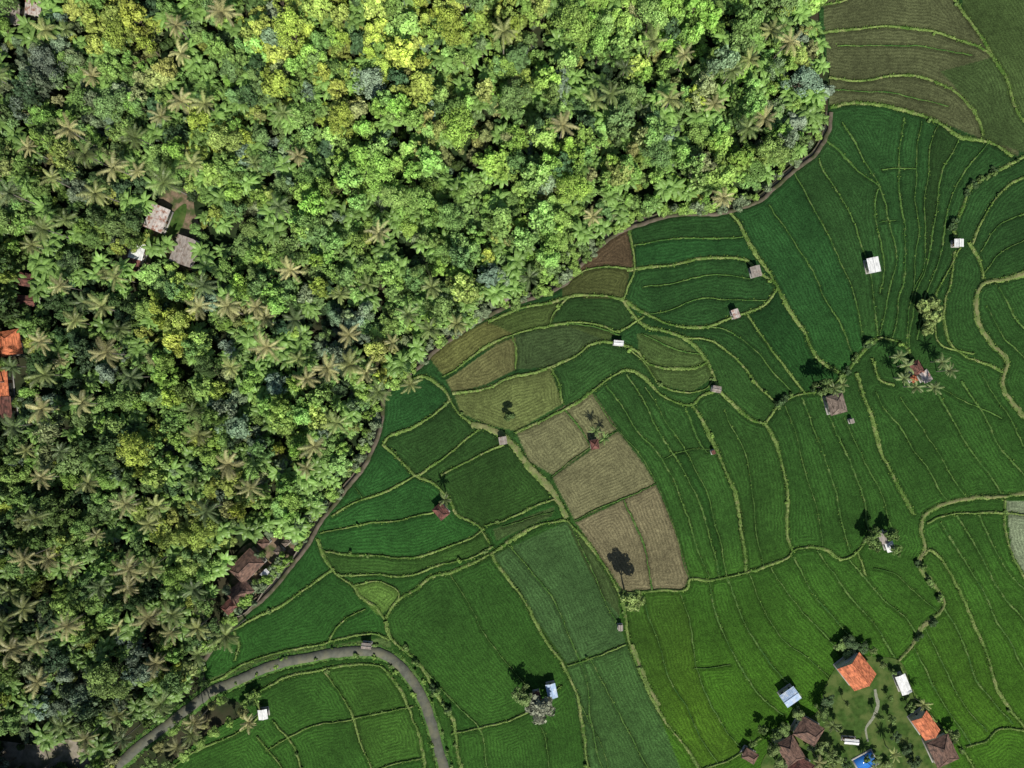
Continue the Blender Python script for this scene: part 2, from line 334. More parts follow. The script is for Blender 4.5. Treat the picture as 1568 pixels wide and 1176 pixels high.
THIN=[
[(1290,185),(1320,235),(1345,285),(1362,340),(1370,400),(1357,470),(1347,515)],
[(1252,245),(1280,290),(1305,340),(1325,395),(1335,450),(1342,515)],
[(1215,262),(1245,320),(1275,375),(1300,430),(1315,485),(1325,530)],
[(1178,315),(1210,360),(1240,410),(1265,460),(1290,505),(1312,548)],
[(1410,185),(1403,240),(1400,300),(1407,360),(1398,430),(1388,525)],
[(1470,212),(1445,265),(1432,320),(1425,385),(1402,450),(1392,530)],
[(1262,210),(1310,260),(1345,285)],[(1345,290),(1340,340),(1355,400),(1345,450)],
[(1385,180),(1380,240),(1378,300),(1385,350),(1385,420),(1372,480),(1365,518)],
[(1350,262),(1400,258)],[(1345,340),(1370,338)],
[(1440,190),(1425,230),(1418,290),(1415,340),(1418,400),(1400,440)],[(1510,220),(1480,260),(1455,310),(1445,370),(1430,420),(1412,480),(1405,520)],
[(1590,320),(1530,345),(1500,385)],[(1590,355),(1530,390),(1503,420)],
[(970,375),(1030,368),(1090,362),(1140,362)],[(985,440),(1040,432),(1100,420),(1150,425)],
[(1510,470),(1540,520),(1580,560)],[(1530,440),(1555,490),(1590,520)],
[(910,602),(940,652),(985,707),(1005,742),(1030,800),(1048,860),(1057,886)],
[(930,590),(965,640),(1005,695),(1030,735),(1050,785),(1066,835),(1085,885)],
[(958,572),(995,635),(1020,680),(1055,740),(1078,790),(1095,850),(1103,885)],
[(1015,702),(1045,690),(1098,685)],[(985,590),(1020,640),(1050,690),(1072,740),(1095,800),(1115,882)],
[(1108,628),(1140,690),(1153,755),(1160,820),(1170,865)],[(1050,625),(1065,665),(1085,692)],
[(1228,608),(1250,660),(1268,720),(1285,780),(1300,842)],[(1258,604),(1280,660),(1300,705),(1320,760),(1333,815)],
[(1200,625),(1222,680),(1240,740),(1252,800),(1258,838)],[(1290,640),(1320,700),(1350,760),(1365,810)],
[(1340,600),(1375,650),(1410,705),(1440,750),(1455,770)],[(1380,610),(1420,670),(1455,725),(1480,762)],
[(1430,595),(1465,650),(1505,715),(1530,755)],[(1470,580),(1500,630),(1535,685),(1580,745)],
[(1500,565),(1530,620),(1568,680)],[(1420,590),(1450,600),(1530,640)],
[(1040,905),(1058,960),(1068,1020),(1088,1080),(1120,1130),(1140,1150)],
[(1085,890),(1100,950),(1128,1010),(1160,1060),(1200,1095)],
[(1115,885),(1135,945),(1170,1000),(1205,1045),(1225,1065)],
[(1145,880),(1165,930),(1200,975),(1240,1012),(1272,1040)],
[(1180,868),(1215,920),(1255,965),(1290,1000)],[(1212,850),(1245,905),(1285,955),(1312,985)],
[(1252,845),(1290,900),(1340,960),(1372,1005)],[(1300,855),(1345,910),(1385,945),(1400,965)],
[(985,912),(1005,980),(1035,1055),(1075,1130),(1100,1165)],[(1065,1022),(1120,1018)],
[(1338,870),(1370,880),(1400,905),(1435,935)],
[(1445,930),(1475,990),(1495,1040),(1525,1085),(1550,1108)],[(1415,960),(1440,1015),(1478,1080),(1510,1122)],
[(1398,990),(1425,1045),(1460,1100),(1485,1140)],[(1440,800),(1490,880),(1530,960),(1580,1040)],
[(1500,790),(1535,860),(1590,930)],[(1465,790),(1510,870),(1550,930),(1600,1000)],
[(690,880),(720,930),(750,980),(790,1030),(815,1058)],[(778,835),(820,882),(850,930),(878,985),(898,1050),(905,1110),(925,1190)],
[(868,798),(895,850),(925,915),(950,955)],[(870,1035),(910,1120),(940,1190)],[(905,1008),(940,1080),(1000,1190)],
[(638,1012),(700,1080),(735,1120),(750,1190)],[(820,1090),(835,1130),(840,1190)],
[(845,730),(895,690),(945,660)],[(880,797),(945,765),(1005,740)],[(955,765),(975,810),(990,850),(1000,905)],[(865,625),(890,660),(905,680)],
[(770,805),(850,783)],[(545,745),(560,765)],[(858,495),(900,500),(950,512)],[(985,480),(1030,470),(1080,458),(1150,462),(1172,460)],[(980,510),(1020,530),(1078,545)],
[(1070,500),(1120,512),(1170,555),(1210,600)],[(660,1080),(640,1060)],
[(1280,70),(1400,72),(1490,85)],[(1265,140),(1350,140),(1450,165)],
]
PATHS=[(5,[(1590,412),(1540,427),(1506,434),(1494,455),(1498,492),(1520,530),(1541,556),(1535,590),(1550,618),(1585,660)]),
(4,[(1590,753),(1530,760),(1480,765),(1440,775),(1415,790),(1408,812),(1416,838),(1407,862),(1424,890),(1445,915),(1440,935),(1410,960),(1393,990),(1375,1012)]),
(8,[(722,650),(745,652),(768,664),(782,678),(810,712),(845,755),(868,792)]),
(4,[(968,985),(985,1030),(1008,1080)])]
TW=[random.choice([1.6,2.0,2.4,2.8]) for _ in THIN]
def smooth(pts,step=1.0):
    P=np.array(pts,float);P=np.vstack([2*P[0]-P[1],P,2*P[-1]-P[-2]]);out=[]
    for i in range(1,len(P)-2):
        p0,p1,p2,p3=P[i-1:i+3];n=max(2,int(np.linalg.norm(p2-p1)/step));t=np.linspace(0,1,n,endpoint=False)[:,None]
        out.append(.5*((2*p1)+(-p0+p2)*t+(2*p0-5*p1+4*p2-p3)*t*t+(-p0+3*p1-3*p2+p3)*t**3))
    out.append(P[-2][None]);return np.concatenate(out)
def wig(P,amp,seed):
    s=seed*13.7;Q=P.copy();f=.018
    for i,(x,y) in enumerate(P):
        Q[i,0]+=amp*noise.noise(Vector((x*f,y*f,s)))+1.2*noise.noise(Vector((x*.08,y*.08,s)));Q[i,1]+=amp*noise.noise(Vector((x*f,y*f,s+9)))+1.2*noise.noise(Vector((x*.08,y*.08,s+5)))
    return Q
def ribbon(lines,h,mat,name,prof=((-1,0),(-.6,.8),(0,1),(.6,.8),(1,0)),step=2.5,jit=.18,tuft=None,amp=4):
    Vs=[];Qs=[];base=0
    for li,(w,pts) in enumerate(lines):
        P=wig(smooth(pts,step),amp,li*1.0);n=len(P)
        X=np.stack([(P[:,0]-784)*S,(588-P[:,1])*S],1)
        T=np.gradient(X,axis=0);T/=np.linalg.norm(T,axis=1,keepdims=True)+1e-9;Nn=np.stack([-T[:,1],T[:,0]],1)
        wv=.35 if jit>.1 else .04
        wl=w*S/2*(1+jit*rng.normal(size=n)*1.0)*(1+wv*np.sin(np.arange(n)*.13+li));wr=w*S/2*(1+jit*rng.normal(size=n))*(1+wv*np.sin(np.arange(n)*.17+li*2))
        hh=h+li*.0011+rng.random(n)*h*.12;m=len(prof);V=np.zeros((n,m,3))
        for k,(a,z) in enumerate(prof):
            ww=np.where(a<0,wl,wr);V[:,k,:2]=X+Nn*(a*ww)[:,None];V[:,k,2]=z*hh if z>0 else (-.05 if h>0 else 0)
        Vs.append(V.reshape(-1,3));i=np.arange(n-1)[:,None]*m+np.arange(m-1)[None,:]+base;i=i.ravel()
        Qs.append(np.stack([i+1,i,i+m,i+m+1],1));base+=n*m
        if tuft is not None:
            L=n*step*S;k=int(L*tuft[0]*w/4)
            idx=rng.integers(0,n,k);off=rng.normal(size=k)*.45*w*S
            c=np.zeros((k,3));c[:,:2]=X[idx]+Nn[idx]*off[:,None]+rng.normal(size=(k,2))*.15;c[:,2]=h*np.exp(-(off/(w*S*.6))**2)+.08
            tuft[1].append(c)
    me=mesh_np(name,np.concatenate(Vs),np.concatenate(Qs),[mat]);return obj(name,me)
tu=[]
ribbon(MAIN,.45,M_bund,'terrace_bunds',tuft=(6,tu))
ribbon([(w,t) for w,t in zip(TW,THIN)],.33,M_bundt,'terrace_ridge_lines',tuft=(3,tu),jit=.28,amp=5)
ribbon([(w+4,p) for w,p in PATHS],.4,M_bund,'footpath_verge',tuft=(4,tu))
ribbon(PATHS,.48,M_path,'footpath',prof=((-1,.7),(-.5,1),(0,.97),(.5,1),(1,.7)))
vt=[]
ribbon([(26,ROAD)],.35,M_bundt,'road_verge',tuft=(3,vt),jit=.08,amp=2)
C=np.concatenate(tu+vt)
RP=(smooth(ROAD,4)-np.array([784,588]))*np.array([S,-S]);dd=np.full(len(C),9e9)
for q in RP: dd=np.minimum(dd,(C[:,0]-q[0])**2+(C[:,1]-q[1])**2)
C=C[dd>(8.0*S)**2]
n=len(C);Nn=rng.normal(size=(n,3))*.6+np.array([0,0,.8]);Nn/=np.linalg.norm(Nn,axis=1,keepdims=True)
V=leaf_quads(C,Nn,.22+.38*rng.random(n),.7);lv=rng.random(n)
obj('bund_grass',mesh_np('bund_grass',V,np.arange(4*n).reshape(-1,4),[M_tuft],lv))
ribbon([(14.5,ROAD)],.5,M_asph,'village_road',prof=((-1,.6),(-.97,1),(0,1.04),(.97,1),(1,.6)),jit=.03,amp=2)
def offl(pts,o):
    P=smooth(pts,6);T=np.gradient(P,axis=0);T/=np.linalg.norm(T,axis=1,keepdims=True);return [tuple(p) for p in P+np.stack([-T[:,1],T[:,0]],1)*o]
ribbon([(5,offl(CANAL,1.6))],.12,M_water,'irrigation_canal',prof=((-1,1),(0,1),(1,1)),jit=.05,amp=2)
ribbon([(5.8,offl(CANAL,-3.4)),(1.8,offl(CANAL,4.8))],.55,M_canalwall,'canal_retaining_wall',prof=((-1,0),(-.98,1),(0,1),(.98,1),(1,0)),jit=.05,amp=2)

# ---------------- rice fields (grid sheet)
X0,Y0,CS=236,-140,2.0;NX,NY=750,725
gx=X0+CS*np.arange(NX);gy=Y0+CS*np.arange(NY);GX,GY=np.meshgrid(gx,gy)
D=np.full((NY,NX),1e3,np.float32)
def stamp(pts,w,amp,li):
    P=wig(smooth(pts,1.0 if amp==0 else 2.5),amp,li*1.0)
    P=np.concatenate([P,(P[:-1]+P[1:])/2])
    ix=np.round((P[:,0]-X0)/CS).astype(int);iy=np.round((P[:,1]-Y0)/CS).astype(int)
    ok=(ix>=0)&(ix<NX)&(iy>=0)&(iy<NY);np.minimum.at(D,(iy[ok],ix[ok]),-w/2/CS)
for i,(w,p) in enumerate(MAIN): stamp(p,w,4,i)
for i,p in enumerate(THIN): stamp(p,TW[i],5,i)
for i,(w,p) in enumerate(PATHS): stamp(p,w+2,4,i)
stamp(ROAD,23,2,0);stamp(CANAL,12,0,0)
for it in range(70):
    E=D.copy()
    for dy,dx,c in ((0,1,1),(1,0,1),(1,1,1.414),(1,-1,1.414)):
        for s in (1,-1):
            sh=np.roll(np.roll(D,dy*s,0),dx*s,1)+c
            E=np.minimum(E,sh)
    D=E
bar=(D<=0.05);cur=0
fl=bar.ravel().tolist();Ll=[0]*len(fl)
for s0 in np.nonzero(~bar.ravel())[0].tolist():
    if Ll[s0]: continue
    cur+=1;Ll[s0]=cur;dq=deque([s0])
    while dq:
        a=dq.pop();x=a%NX
        for b,ok in ((a+1,x<NX-1),(a-1,x>0),(a+NX,a+NX<NX*NY),(a-NX,a>=NX)):
            if ok and not fl[b] and not Ll[b]: Ll[b]=cur;dq.append(b)
lab=np.array(Ll,np.int32).reshape(NY,NX)
print('fields',cur)
dark=np.array(lin((38,68,32)));mid=np.array(lin((47,82,29)));bright=np.array(lin((57,94,24)))
t=np.clip((GY-480)/450+(GX-1100)/1500,0,1)[...,None];t2=np.clip((GY-820)/260,0,1)[...,None]*np.clip((GX-900)/150,0,1)[...,None]
COL=dark*(1-t)+mid*t;COL=COL*(1-t2)+bright*t2
br=np.clip(rng.normal(size=(cur+1)),-1.4,1.4);hu=np.clip(rng.normal(size=(cur+1)),-1.4,1.4)
COL=COL*(1+.13*br[lab])[...,None];COL[...,0]*=(1+.13*hu[lab])
POLY=[((86,90,50),[(655,545),(700,516),(745,492),(780,480),(788,512),(720,548),(680,576)]),
((92,93,58),[(684,582),(760,528),(788,516),(790,566),(740,590),(694,602)]),
((64,80,40),[(745,492),(862,456),(842,500),(788,512)]),
((70,77,42),[(862,435),(900,412),(965,411),(956,458),(862,455)]),
((80,68,50),[(880,418),(925,370),(960,352),(972,411),(920,408)]),
((56,73,42),[(790,514),(862,496),(930,500),(925,522),(840,562),(790,566)]),
((62,78,40),[(862,496),(862,496),(945,508),(930,522)]),
((86,96,54),[(696,605),(790,578),(842,563),(862,618),(790,660),(745,650),(705,632)]),
((100,101,70),[(792,664),(864,622),(908,602),(945,656),(848,728),(810,706)]),
((100,99,70),[(846,731),(946,660),(985,710),(1003,740),(880,797)]),
((101,96,71),[(882,800),(1004,742),(1030,800),(1055,884),(1046,903),(956,908),(920,855)]),
((66,86,44),[(975,510),(1040,518),(1082,552),(1092,578),(1060,600),(1010,590),(980,550)]),
((77,83,54),[(1250,-140),(1450,-140),(1450,-20),(1475,18),(1500,50),(1520,88),(1540,125),(1558,180),(1560,240),(1503,213),(1440,188),(1350,161),(1270,160)]),
((62,80,42),[(1450,-140),(1800,-140),(1800,200),(1590,205),(1560,170),(1520,88),(1475,18)]),
((60,78,42),[(1440,110),(1520,88),(1560,170),(1580,238),(1503,213),(1495,170)]),
((112,124,96),[(1540,768),(1700,768),(1700,900),(1580,896),(1548,845)]),
((58,86,46),[(755,850),(868,798),(930,880),(958,985),(868,1016),(812,935)]),
((56,86,42),[(868,1018),(958,985),(1008,1090),(1090,1300),(905,1300),(890,1110)]),
((84,114,50),[(540,896),(580,890),(612,905),(600,930),(580,942),(552,915)]),
((58,76,40),[(868,800),(900,832),(945,905),(950,945),(925,915),(890,850)]),
((60,80,42),[(755,810),(850,775),(845,790),(760,828)]),
((76,98,52),[(320,1040),(420,1000),(596,975),(600,990),(440,1005),(330,1055)]),
]
for c_,pl in POLY:
    m=pip(GX,GY,pl);var=(1+.07*br[lab])[...,None];COL=np.where(m[...,None],np.array(lin(c_))*var,COL)
RICE=[(1250,-140),(1255,60),(1272,110)]+CANAL+[(375,1078),(385,1092),(330,1117),(262,1170),(240,1310),(1740,1310),(1740,-140)]
inside=pip(GX,GY,RICE)
Z=.02+.2*np.clip((D-.2)/1.6,0,1)+rng.random(D.shape)*.10
Vr=np.stack([(GX-784)*S,(588-GY)*S,Z],-1).reshape(-1,3)
keep=(inside[:-1,:-1]|inside[1:,1:]);ii=np.arange(NY*NX).reshape(NY,NX)
Q=np.stack([ii[1:,:-1][keep],ii[1:,1:][keep],ii[:-1,1:][keep],ii[:-1,:-1][keep]],1)
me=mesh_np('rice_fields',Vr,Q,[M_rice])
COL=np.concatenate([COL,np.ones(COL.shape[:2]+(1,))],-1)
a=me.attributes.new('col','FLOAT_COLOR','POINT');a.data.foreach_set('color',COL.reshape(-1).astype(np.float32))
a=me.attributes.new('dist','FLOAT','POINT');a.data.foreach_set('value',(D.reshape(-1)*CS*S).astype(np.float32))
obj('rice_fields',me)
g=1500.0;me=mesh_np('ground',[(-g,-g,-.08),(g,-g,-.08),(g,g,-.08),(-g,g,-.08)],np.array([[0,1,2,3]]),[M_ground]);obj('ground',me)
def patch(name,pts,z,mat):
    P=smooth(pts+[pts[0]],6)[:-1];k=len(P);V=[(*W(x,y),z) for x,y in P]
    cx,cy=np.mean([v[0] for v in V]),np.mean([v[1] for v in V]);V.append((cx,cy,z))
    Q=np.array([[k,(i+1)%k,i] for i in range(k)]);return obj(name,mesh_np(name,V,Q,[mat]))
patch('bare_soil_yard',[(250,292),(290,290),(300,330),(320,380),(300,412),(255,405),(225,350)],.05,M_soil)
patch('bare_soil_yard',[(190,360),(230,365),(225,420),(190,418)],.06,M_soil)
patch('dirt_track_clearing',[(-30,1130),(60,1140),(110,1132),(160,1140),(170,1170),(140,1190),(60,1180),(-30,1200)],.05,M_track)
patch('temple_courtyard',[(345,925),(362,850),(400,825),(455,820),(450,850),(405,905),(375,935)],.07,M_soil)
patch('garden_lawn',[(1262,1050),(1290,1010),(1340,1005),(1380,1015),(1400,1070),(1425,1130),(1440,1190),(1180,1190),(1200,1120),(1250,1090)],.36,M_lawn)
patch('yard_lawn',[(232,375),(262,330),(285,312),(280,345),(255,375),(240,400)],.1,M_lawn)
ribbon([(4,[(1338,1055),(1343,1080),(1335,1100),(1325,1115),(1328,1135)])],.42,simple('paving',(0.22,0.23,0.17),.9,2),'garden_path',prof=((-1,.9),(0,1),(1,.9)),jit=.12,amp=1)

# ---------------- buildings
def roofmat(name,c,c2,rough=.8,spec=.2,f=(.55,1.35)):
    m,nt,o=newmat(name)
    k=remap(nt,attr(nt,'lv'),0,1,*f);cc=mixc(nt,remap(nt,noise_(nt,.9,4),.48,.66,0,1),c,c2);princ(nt,o,scalecol(nt,cc,k),rough,spec);return m
R_or=roofmat('orange_tile',lin((196,118,82)),lin((158,92,66)));R_br=roofmat('brown_tile',lin((112,88,76)),lin((78,64,58)))
R_dk=roofmat('maroon_tile',lin((108,72,64)),lin((72,56,50)));R_wh=roofmat('white_sheet_roof',lin((225,226,224)),lin((196,198,198)),.5,.4,(.8,1.1))
R_gr=roofmat('grey_tin_roof',lin((150,142,134)),lin((118,104,94)),.6,.3,(.75,1.15));R_bl=roofmat('blue_tin_roof',lin((150,175,205)),lin((190,200,210)),.5,.4,(.8,1.1))
R_ru=roofmat('rusty_tin_roof',lin((186,178,172)),lin((140,92,72)),.7,.3,(.75,1.15));R_th=roofmat('thatch_roof',lin((122,110,100)),lin((94,84,76)),1,.05)
M_wall=simple('plaster_wall',(.5,.47,.4),.9,1,.8,1.1);M_wood=simple('timber',(.16,.1,.06),.85,3);M_stone=simple('shrine_stone',(.2,.17,.14),.95,3)
M_glass=simple('window_glass',(.03,.04,.05),.15,1,.9,1.1,.5);M_conc=simple('concrete',(.35,.34,.31),.9,1.5,.75,1.2)
def building(name,px,py,w,l,rot,roof,kind='gable',h=2.6,pitch=.45,open_=False,oh=.45):
    w*=S;l*=S;x,y=W(px,py,h+.8);oh=min(oh,w*.18)
    e=bpy.data.objects.new(name,None);coll.objects.link(e);e.location=(x,y,.05);e.rotation_euler=(0,0,math.radians(rot))
    iw,il=w/2-oh,l/2-oh;rh=w/2*pitch
    def add(n,mb,mats): return obj(n,mb.mesh(n,mats),parent=e)
    b=MB();b.box(-iw-.3,iw+.3,-il-.3,il+.3,-.1,.38);add('plinth',b,[M_conc])
    if open_:
        b=MB()
        for sx in (-1,1):
            for sy in (-1,0,1): b.box(sx*iw-.09,sx*iw+.09,sy*il-.09,sy*il+.09,.38,h)
        add('posts',b,[M_wood]);b=MB();b.box(-iw+.2,iw-.2,-il+.2,il-.2,.38,.8);add('platform',b,[M_wood])
    else:
        b=MB();b.box(-iw,iw,-il,il,.38,h)
        if kind=='gable':
            for sy in (-1,1):
                yy=sy*il;b.quad((-iw,yy-.06,h),(iw,yy-.06,h),(0.02,yy-.06,h+iw*pitch),(-.02,yy-.06,h+iw*pitch));b.quad((iw,yy+.06,h),(-iw,yy+.06,h),(-.02,yy+.06,h+iw*pitch),(0.02,yy+.06,h+iw*pitch))
        add('walls',b,[M_wall])
        b=MB();b.box(iw,iw+.05,-.45,.45,.39,min(2.3,h-.15));add('door',b,[M_wood])
        b=MB()
        for sy in (-1,1):
            if il>1.6: b.box(iw,iw+.04,sy*il*.6-.4,sy*il*.6+.4,1.1,2.0);b.box(-iw-.04,-iw,sy*il*.6-.4,sy*il*.6+.4,1.1,2.0)
            b.box(-.35,.35,sy*il-(.0 if sy>0 else .04),sy*il+(.04 if sy>0 else .0),1.2,1.9)
        add('windows',b,[M_glass])
    b=MB();z0=h-.02;z1=h+rh;W2,L2=w/2,l/2;rl=0 if kind=='pyramid' else (L2-W2*.75 if kind=='hip' else L2);rl=max(rl,.06)
    def slope(a0,a1,t0,t1):
        a0,a1,t0,t1=map(Vector,(a0,a1,t0,t1));n=max(4,int((t0-a0).length/.32));st=.05
        for i in range(n):
            u,v=i/n,(i+1)/n;p=a0.lerp(t0,u),a1.lerp(t1,u),a1.lerp(t1,v),a0.lerp(t0,v);up=Vector((0,0,st))
            m=max(1,int((p[1]-p[0]).length/.9))
            for k in range(m):
                q0=p[0].lerp(p[1],k/m);q1=p[0].lerp(p[1],(k+1)/m);q2=p[3].lerp(p[2],(k+1)/m);q3=p[3].lerp(p[2],k/m)
                b.quad(tuple(q0+up),tuple(q1+up),tuple(q2),tuple(q3),random.random())
                b.quad(tuple(q0-up),tuple(q1-up),tuple(q1+up),tuple(q0+up),.3)
        b.quad(tuple(a0-Vector((0,0,.06))),tuple(t0-Vector((0,0,.06))),tuple(t1-Vector((0,0,.06))),tuple(a1-Vector((0,0,.06))),.2)
    slope((W2,-L2,z0),(W2,L2,z0),(0,-rl,z1),(0,rl,z1));slope((-W2,L2,z0),(-W2,-L2,z0),(0,rl,z1),(0,-rl,z1))
    if kind!='gable':
        slope((W2,L2,z0),(-W2,L2,z0),(0.02,rl,z1),(-.02,rl,z1));slope((-W2,-L2,z0),(W2,-L2,z0),(-.02,-rl,z1),(.02,-rl,z1))
    add('roof',b,[roof])
    b=MB();b.tube([(0,-rl-.05,z1+.05),(0,0,z1+.06),(0,rl+.05,z1+.05)],[.11,.11,.11],6,0)
    if kind!='gable':
        for sx in (-1,1):
            for sy in (-1,1): b.tube([(0,sy*rl,z1+.04),(sx*W2/2,sy*(rl+L2)/2,(z0+z1)/2+.04),(sx*W2,sy*L2,z0+.04)],[.09,.09,.07],5,0)
    add('ridge_cap',b,[roof]);return e
BL=[('tin_roof_shed',238,333,30,38,-22,R_ru,'gable',2.6,.25,0),('tin_roof_house',282,384,38,42,-20,R_gr,'gable',2.8,.2,0),('tin_roof_shed',208,382,22,28,-15,R_wh,'gable',2.6,.2,0),('tin_roof_shed',202,404,18,20,-15,R_dk,'gable',2.4,.3,0),
('tiled_roof_house',12,525,34,38,10,R_or,'hip',3,.5,0),('tiled_roof_house',-4,585,26,50,5,R_or,'gable',3,.5,0),('tiled_roof_house',4,628,22,40,5,R_dk,'gable',3,.5,0),
('tiled_roof_house',38,428,20,34,80,R_dk,'gable',2.8,.4,0),('tiled_roof_house',36,460,16,30,85,R_dk,'gable',2.8,.4,0),('tin_roof_house',12,18,30,34,0,R_gr,'gable',3,.25,0),('tin_roof_house',48,8,24,26,0,R_ru,'gable',3,.25,0),
('temple_pavilion',376,868,32,46,-45,R_br,'hip',3.2,.7,0),('temple_pavilion',366,908,26,36,-50,R_br,'hip',3,.7,0),('temple_pavilion',350,930,18,22,-45,R_dk,'hip',2.6,.7,1),('temple_shrine',402,832,14,14,-45,R_br,'pyramid',2.6,.8,1),('temple_shrine',425,845,12,12,-45,R_th,'pyramid',2.4,.8,1),('temple_shrine',405,880,11,13,-45,R_wh,'pyramid',2.2,.5,1),('temple_shrine',436,832,9,10,-45,R_th,'pyramid',2.2,.8,1),
('farm_hut',1159,415,15,17,15,R_gr,'gable',2.3,.3,1),('farm_hut',1340,405,18,23,12,R_wh,'gable',2.6,.2,0),('farm_hut',1471,371,14,12,0,R_wh,'gable',2.2,.2,1),('farm_hut',948,525,8,15,85,R_wh,'gable',2,.2,1),
('farm_hut',1128,480,11,14,20,R_ru,'gable',2.2,.5,1),('farm_hut',1099,596,10,13,80,R_gr,'gable',2.2,.3,1),('farm_hut',770,675,12,12,10,R_gr,'gable',2.2,.3,1),('field_shrine',911,681,13,15,10,R_dk,'pyramid',2.6,.7,1),
('field_shrine',675,784,18,22,40,R_dk,'hip',2.8,.6,0),('thatched_barn',1283,619,26,30,15,R_th,'hip',3,.45,0),('village_shrine',1406,563,16,20,30,R_dk,'hip',2.8,.6,0),('village_shrine',1420,576,14,18,30,R_ru,'gable',2.6,.5,0),('village_shrine',1402,580,9,11,30,R_or,'pyramid',2.4,.7,1),
('field_shrine',1356,824,15,18,20,R_gr,'gable',2.4,.4,0),('field_shrine',1365,838,13,15,20,R_wh,'gable',2.4,.3,0),('farm_hut',845,1060,15,22,12,R_bl,'gable',2.6,.25,0),('farm_hut',822,1068,11,13,12,R_dk,'gable',2.4,.4,1),('farm_hut',401,1096,14,15,8,R_wh,'gable',2.4,.25,1),
('farm_hut',951,963,7,9,0,R_gr,'gable',1.8,.3,1),('farm_hut',560,991,9,15,85,R_gr,'gable',2.2,.3,1),('farm_hut',1094,693,5,6,20,R_dk,'gable',1.6,.4,1),('farm_hut',1307,645,6,7,20,R_gr,'gable',1.6,.4,1),('farm_hut',774,455,9,12,40,R_gr,'gable',2.2,.3,1),
('tiled_roof_house',1314,1030,42,42,38,R_or,'gable',3.6,.55,0),('garage_building',1386,1050,16,30,22,R_wh,'gable',2.6,.15,0),('farm_hut',1212,1069,22,26,-55,R_bl,'gable',2.8,.25,0),
('tiled_roof_house',1420,1113,28,36,35,R_or,'gable',3.2,.5,0),('tiled_roof_house',1446,1152,36,42,25,R_br,'hip',3.2,.5,0),('tiled_roof_house',1240,1122,32,38,60,R_br,'hip',3.4,.6,0),('tiled_roof_house',1212,1152,30,40,30,R_br,'hip',3.2,.6,0),('tiled_roof_house',1228,1178,28,34,60,R_dk,'hip',3.2,.6,0),
('garden_gazebo',1306,1138,8,22,85,R_wh,'gable',2.4,.25,1),('farm_hut',1150,1160,17,22,60,R_br,'hip',2.4,.5,1)]
for b_ in BL: building(*b_[:10],open_=bool(b_[10]))
e=bpy.data.objects.new('swimming_pool',None);coll.objects.link(e);x,y=W(1324,1165);e.location=(x,y,.38);e.rotation_euler=(0,0,.5)
b=MB();b.box(-3.0,3.0,-2.2,2.2,0,.05);obj('water',b.mesh('water',[simple('pool_water',(.03,.16,.5),.08,.5,.9,1.1,.5)]),parent=e)
b=MB();b.box(-3.5,3.5,-2.7,-2.2,0,.12);b.box(-3.5,3.5,2.2,2.7,0,.12);b.box(-3.5,-3.0,-2.2,2.2,0,.12);b.box(3.0,3.5,-2.2,2.2,0,.12);obj('coping',b.mesh('coping',[M_conc]),parent=e)
ribbon([(1.3,[(345,940),(375,938),(410,900),(450,852),(462,826)]),(1.3,[(462,826),(440,812),(410,815)])],1.2,M_stone,'temple_wall',prof=((-1,0),(-.98,1),(0,1.02),(.98,1),(1,0)),jit=.03,amp=0)

# ---------------- vegetation placement
FOREST=[(1250,-120),(1252,60),(1268,110),(1264,160),(1242,215),(1200,250),(1160,292),(1110,306),(1060,310),(1005,320),(945,340),(910,360),(882,390),(848,424),(818,436),(772,452),(722,480),(682,508),(648,536),(615,566),(588,584),(570,604),(566,650),(558,676),(534,718),(500,762),(476,792),(452,822),(430,812),(395,812),(360,830),(335,870),(328,930),(340,950),(318,980),(292,1010),(285,1050),(255,1085),(215,1115),(175,1150),(140,1290),(-130,1290),(-130,-120)]
EXC=[(238,333,24),(282,384,27),(205,392,20),(268,302,18),(255,355,16),(285,330,13),(10,525,24),(0,590,22),(2,625,20),(38,428,17),(36,460,17),(14,18,20),(48,8,16),(330,500,9),(325,530,9),(308,560,9),(285,580,9),(60,1160,26),(110,1155,22),(15,1165,20),(375,885,30),(348,925,20),(345,360,13)]
HOLL=[(866,192,20),(925,108,18),(890,120,14),(505,297,16),(486,490,16),(446,300,12),(1120,22,14),(1105,40,10),(180,862,16),(300,488,14),(520,345,12),(610,205,12),(700,255,12),(760,235,10),(455,560,12),(820,215,14),(735,85,12),(250,60,14),(330,110,12),(130,400,14),(90,660,14),(60,900,14),(220,1000,12),(400,580,12),(270,700,12),(370,320,12),(560,330,10),(1010,110,12),(480,180,12),(30,380,14),(950,215,10),(640,400,12),(150,600,12)]
def ok(px,py,r):
    for ex,ey,er in EXC:
        if (px-ex)**2+(py-ey)**2<(er+r*.5)**2: return False
    return True
GREEN=(.15,.235,.065);BRG=(.225,.35,.08);YEL=(.31,.37,.075);OLV=(.26,.275,.10);DRK=(.065,.115,.042);GRY=(.18,.235,.13)
